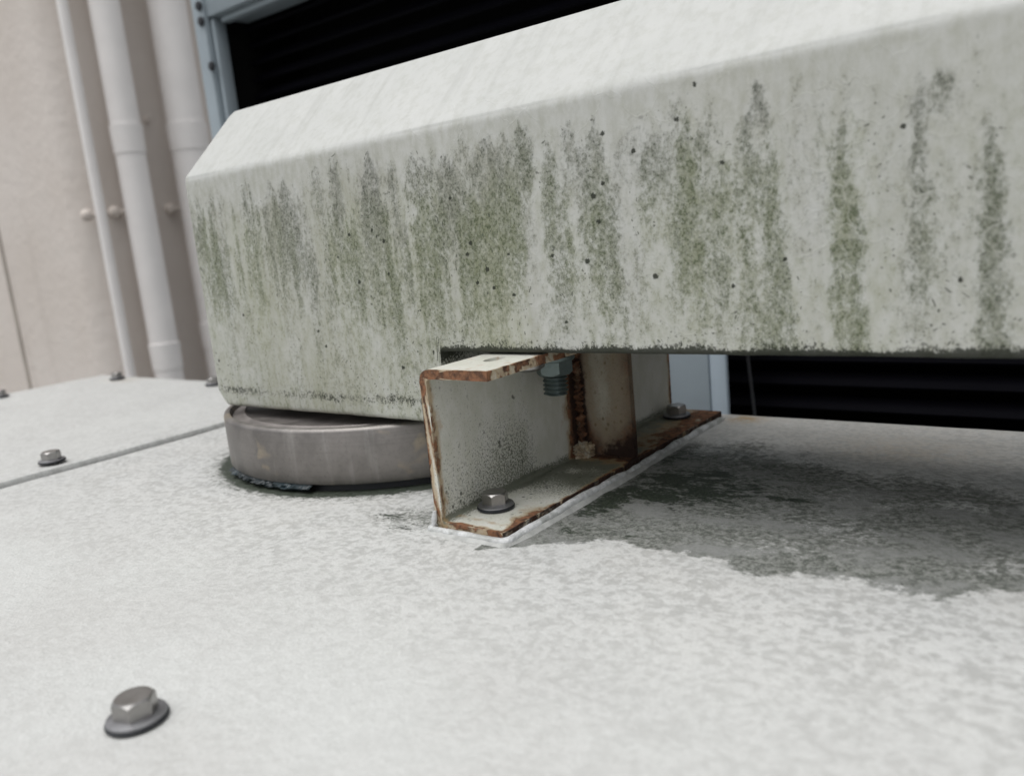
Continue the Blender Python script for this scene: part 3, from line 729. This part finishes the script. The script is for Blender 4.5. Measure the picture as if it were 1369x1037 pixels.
DOTS= [(-2.518, 0.869, 1.0), (-2.341, 0.894, 0.7), (-2.348, 1.019, 0.7), (-2.382, 1.041, 0.5), (-2.812, 0.67, 0.6), (-2.777, 0.605, 0.6), (-1.848, 0.886, 1.0), (-1.912, 0.982, 0.9), (-1.931, 0.944, 0.7), (-1.899, 0.841, 0.6), (-1.827, 0.819, 0.7), (-3.333, 0.75, 0.7), (-3.595, 0.529, 0.8), (-2.539, 1.059, 0.8), (-1.987, 1.147, 0.6), (-2.155, 0.585, 0.6), (-2.2, 0.747, 0.4), (-2.33, 0.523, 0.7), (-1.389, 1.092, 1.0), (-1.377, 1.012, 0.8), (-1.43, 0.891, 0.9), (-1.19, 0.83, 1.0), (-1.565, 0.916, 0.6), (-1.236, 1.209, 0.7), (-1.03, 1.363, 0.7), (-0.486, 1.167, 0.6), (-0.791, 0.859, 0.4), (-0.943, 0.792, 0.5), (-0.36, 0.784, 0.5), (-1.74, 0.792, 0.5), (-1.353, 1.127, 0.7), (-1.34, 1.274, 0.7), (-2.407, 1.066, 0.4), (-2.624, 0.975, 0.4), (-1.746, 0.932, 0.5), (-1.531, 0.695, 0.4), (-0.959, 1.139, 0.7), (-1.091, 1.277, 0.6)]

rs_ = random.Random(5)
for k in range(46):
    x_ = rs_.uniform(-2.65, -1.05); zt_ = rs_.uniform(1.12, 1.35); l_ = rs_.uniform(.12, .45)
    STREAKS.append((x_, zt_, zt_ - l_, rs_.uniform(.015, .035), rs_.uniform(.03, .06), rs_.uniform(.22, .55), rs_.uniform(.2, .9)))
for k in range(22):
    x_ = rs_.uniform(-3.6, -2.65); zt_ = rs_.uniform(1.05, 1.32); l_ = rs_.uniform(.15, .4)
    STREAKS.append((x_, zt_, zt_ - l_, rs_.uniform(.012, .03), rs_.uniform(.03, .07), rs_.uniform(.3, .7), rs_.uniform(.3, .9)))
for k in range(14):
    x_ = rs_.uniform(-1.05, -.25); zt_ = rs_.uniform(.85, 1.28); l_ = rs_.uniform(.2, .5)
    STREAKS.append((x_, zt_, zt_ - l_, rs_.uniform(.012, .02), rs_.uniform(.02, .045), rs_.uniform(.2, .5), rs_.uniform(.3, .9)))
X0, X1, XS = -3.66, 1.6, -2.13
def cover():
    cols = list(joinr((X0 + .035, XS - .02, .0085), (XS + .02, -.15, .0072), (-.15, X1 - .03, .04)))
    cols = [X0, X0 + .004, X0 + .012, X0 + .022] + cols + [XS - .012, XS - .004, XS + .004, XS + .012] + [X1 - .02, X1 - .006, X1]
    cols = sorted(set(cols)); n = len(cols)
    def inset(x):
        d = min(x - X0, X1 - x)
        return .030 * (1 - math.sqrt(max(0, 1 - (1 - min(d, .03) / .03) ** 2)))
    YF, YB, ZR, ZT = 2.27, 3.38, 1.405, 1.728
    rows = []; nf = 190
    for x in cols:
        zb = .303 + max(0, (X0 + .075 - x) / .075) * .085
        k = float(sstep(np.array(x), XS - .014, XS + .014)); zb = zb * (1 - k) + .586 * k
        i = inset(x); P = []
        P += [(YB - .1 - i, zb + i), (YF + .30, zb + i + .004)]
        r = .020
        for a in range(5):
            t = -math.pi / 2 - a * (math.pi / 2) / 5; P.append((YF + r + r * math.cos(t) + i, zb + r + r * math.sin(t) + i))
        for a in range(nf + 1): P.append((YF + i, zb + r + i + (ZR - .023 - zb - r - 1.2 * i) * a / nf))
        # ridge fillet: vertical -> 45 deg
        R = .055
        for a in range(1, 9):
            t = math.pi - a * (math.pi / 4) / 8
            P.append((YF + R + R * math.cos(t) + i, ZR - .023 + R * math.sin(t) - i * .9))
        y1, z1 = P[-1]
        y2 = YF + (ZT - ZR) + .0 - .02 + i; z2 = z1 + (y2 - y1)
        for a in range(1, 25): P.append((y1 + (y2 - y1) * a / 24, z1 + (z2 - z1) * a / 24))
        P += [(y2 + .03, z2 + .022), (y2 + .07, z2 + .03), (YB - (y2 - YF) - .05, z2 + .03), (YB - (y2 - YF) + .02 - i, z2), (YB - i, ZR - i), (YB - i, zb + .02 + i), (YB - .02 - i, zb + i)]
        rows.append(P)
    A = np.array(rows); nv = A.shape[1]
    P = np.zeros((n, nv, 3)); P[..., 0] = np.array(cols)[:, None]; P[..., 1] = A[..., 0]; P[..., 2] = A[..., 1]
    X, Z = P[..., 0], P[..., 2]
    # gentle hand-laid unevenness
    front = (P[..., 1] < YF + .06) & (Z < ZR)
    P[..., 1] += np.where(front, (fbm(X * 1.6, Z * 1.6, 91) - .5) * .010, 0)
    zbr = np.where(X < XS, .303, .586)
    P[..., 2] += np.where((Z < zbr + .03), (fbm(X * 14, X * 0, 93) - .5) * .003, 0)
    # --- stain masks
    st = np.zeros_like(X); hz = np.zeros_like(X); gr = np.full_like(X, .0); gw = np.full_like(X, 1e-4)
    wob = (fbm(X * 9, Z * 5, 101) - .5) * .07; wobf = (fbm(X * 34, Z * 20, 103) - .5) * .060
    for (x, zt, zb, w0, w1, s, g) in STREAKS:
        t = (zt - Z) / max(zt - zb, .05)
        hw = 1.15 * .5 * (w0 * np.clip(t * 4, 0, 1) + (w1 - w0) * np.clip(t, 0, 1.3)) + 1e-4
        d = np.abs(X - x + wob * np.clip(t, 0, 1) + wobf * .7) - hw
        e = sstep(-d, -.022, .020)
        rim = 1 + .12 * np.exp(-((d + .012) / .012) ** 2)
        m_ = s * e * rim * sstep(t, -.01, .06) * (1 - sstep(t, .70, 1.7) * .80)
        m_ *= sstep(2.0 - t, 0, .8)
        st = 1 - (1 - st) * (1 - m_ * .92); hz = np.maximum(hz, .62 * s * sstep(-d, -.05, .03) * sstep(t, 0., .35) * (1 - sstep(t, 1.3, 2.6))); gr += m_ * g; gw += m_
    gr = gr / gw
    # secondary faint runs everywhere
    run = fbm(X * 22, Z * 1.6, 111, 4); run2 = fbm(X * 48, Z * 3, 113, 3)
    envx = .35 + .65 * sstep(-X, .1, 1.0)
    env = sstep(ZR - .06 - Z + (fbm(X * 12, X * 0 + 3, 117) - .5) * .25, 0, .12) * envx
    dens = sstep(-X, 1.55, 1.8) * (1 - .35 * sstep(-X, 3.1, 3.5))
    bg_ = (.34 * sstep(run, .40, .62) + .26 * sstep(run2, .42, .65)) * env * (.75 + .6 * dens)
    zf = .35 + .45 * sstep(Z, .62, .95)
    st = np.maximum(st, bg_ * zf + .22 * env)
    gr = np.where(gw > .05, gr, .45 + .4 * (fbm(X * 3, Z * 3, 119) - .5))
    gr = np.clip(gr * (.60 + 1.1 * sstep(1.3 - Z, -.05, .3)), 0, 1)
    on = (P[..., 1] < YF + .12) & (Z < ZR + .02)
    hz = np.maximum(hz, (.58 + .5 * (fbm(X * 6, Z * 2.5, 133) - .5)) * env * (.5 + .5 * dens))
    hz = np.maximum(hz, .30 * sstep(.78 - Z, 0, .2) * (.6 + .8 * fbm(X * 5, Z * 5, 135)))
    hz = np.maximum(hz, .34 + .30 * (fbm(X * 3, Z * 3, 141) - .3)); hz = np.where(on, hz * sstep(ZR + .02 - Z, 0, .06), 0); st = np.where(on, np.minimum(st, .95) * .92, 0)
    # moss along the bottom edge
    bw = .012 + .03 * sstep(fbm(X * 9, X * 0, 121), .45, .8) + .012 * fbm(X * 40, X * 0, 123)
    dk = np.where(X > XS - .01, 1.0 * np.exp(-((Z - .588) / (.010 + bw * .25)) ** 2) + (.26 + .5 * (fbm(X * 11, X * 0, 131) - .35)) * np.exp(-((Z - .60) / .045) ** 2) + .14 * np.exp(-((Z - .60) / .16) ** 2), 0)
    b2 = np.where(X < XS - .01, (.58 + .6 * (fbm(X * 8, Z * 20, 127) - .5)) * np.exp(-((Z - .375 - .02 * fbm(X * 5, X * 0, 129)) / .030) ** 2), 0)
    dk = np.maximum(dk, b2)
    dk = np.maximum(dk, np.where(X < XS - .01, .30 * np.exp(-((Z - .39) / .10) ** 2), 0))
    for (x, z, r) in DOTS: dk = np.maximum(dk, 1.4 * np.exp(-(np.hypot(X - x, Z - z) / (.0100 * (.45 + .55 * r))) ** 3))
    dk = np.where(P[..., 1] < YF + .12, dk, 0)
    # a few faint specks on the slope
    me = grid_mesh('vent_cover', P, [list(range(nv)), list(range((n - 1) * nv, n * nv))[::-1]], dict(streak=st, green=gr, dark=dk, haze=hz), wrap=True)
    return link_mesh('vent_cover', me, P_COVER, None, 40)
cv = cover()
tag(cv, 'long off-white moulded cover streaked with green-grey algae, resting on the bracket and collar', 'cover')
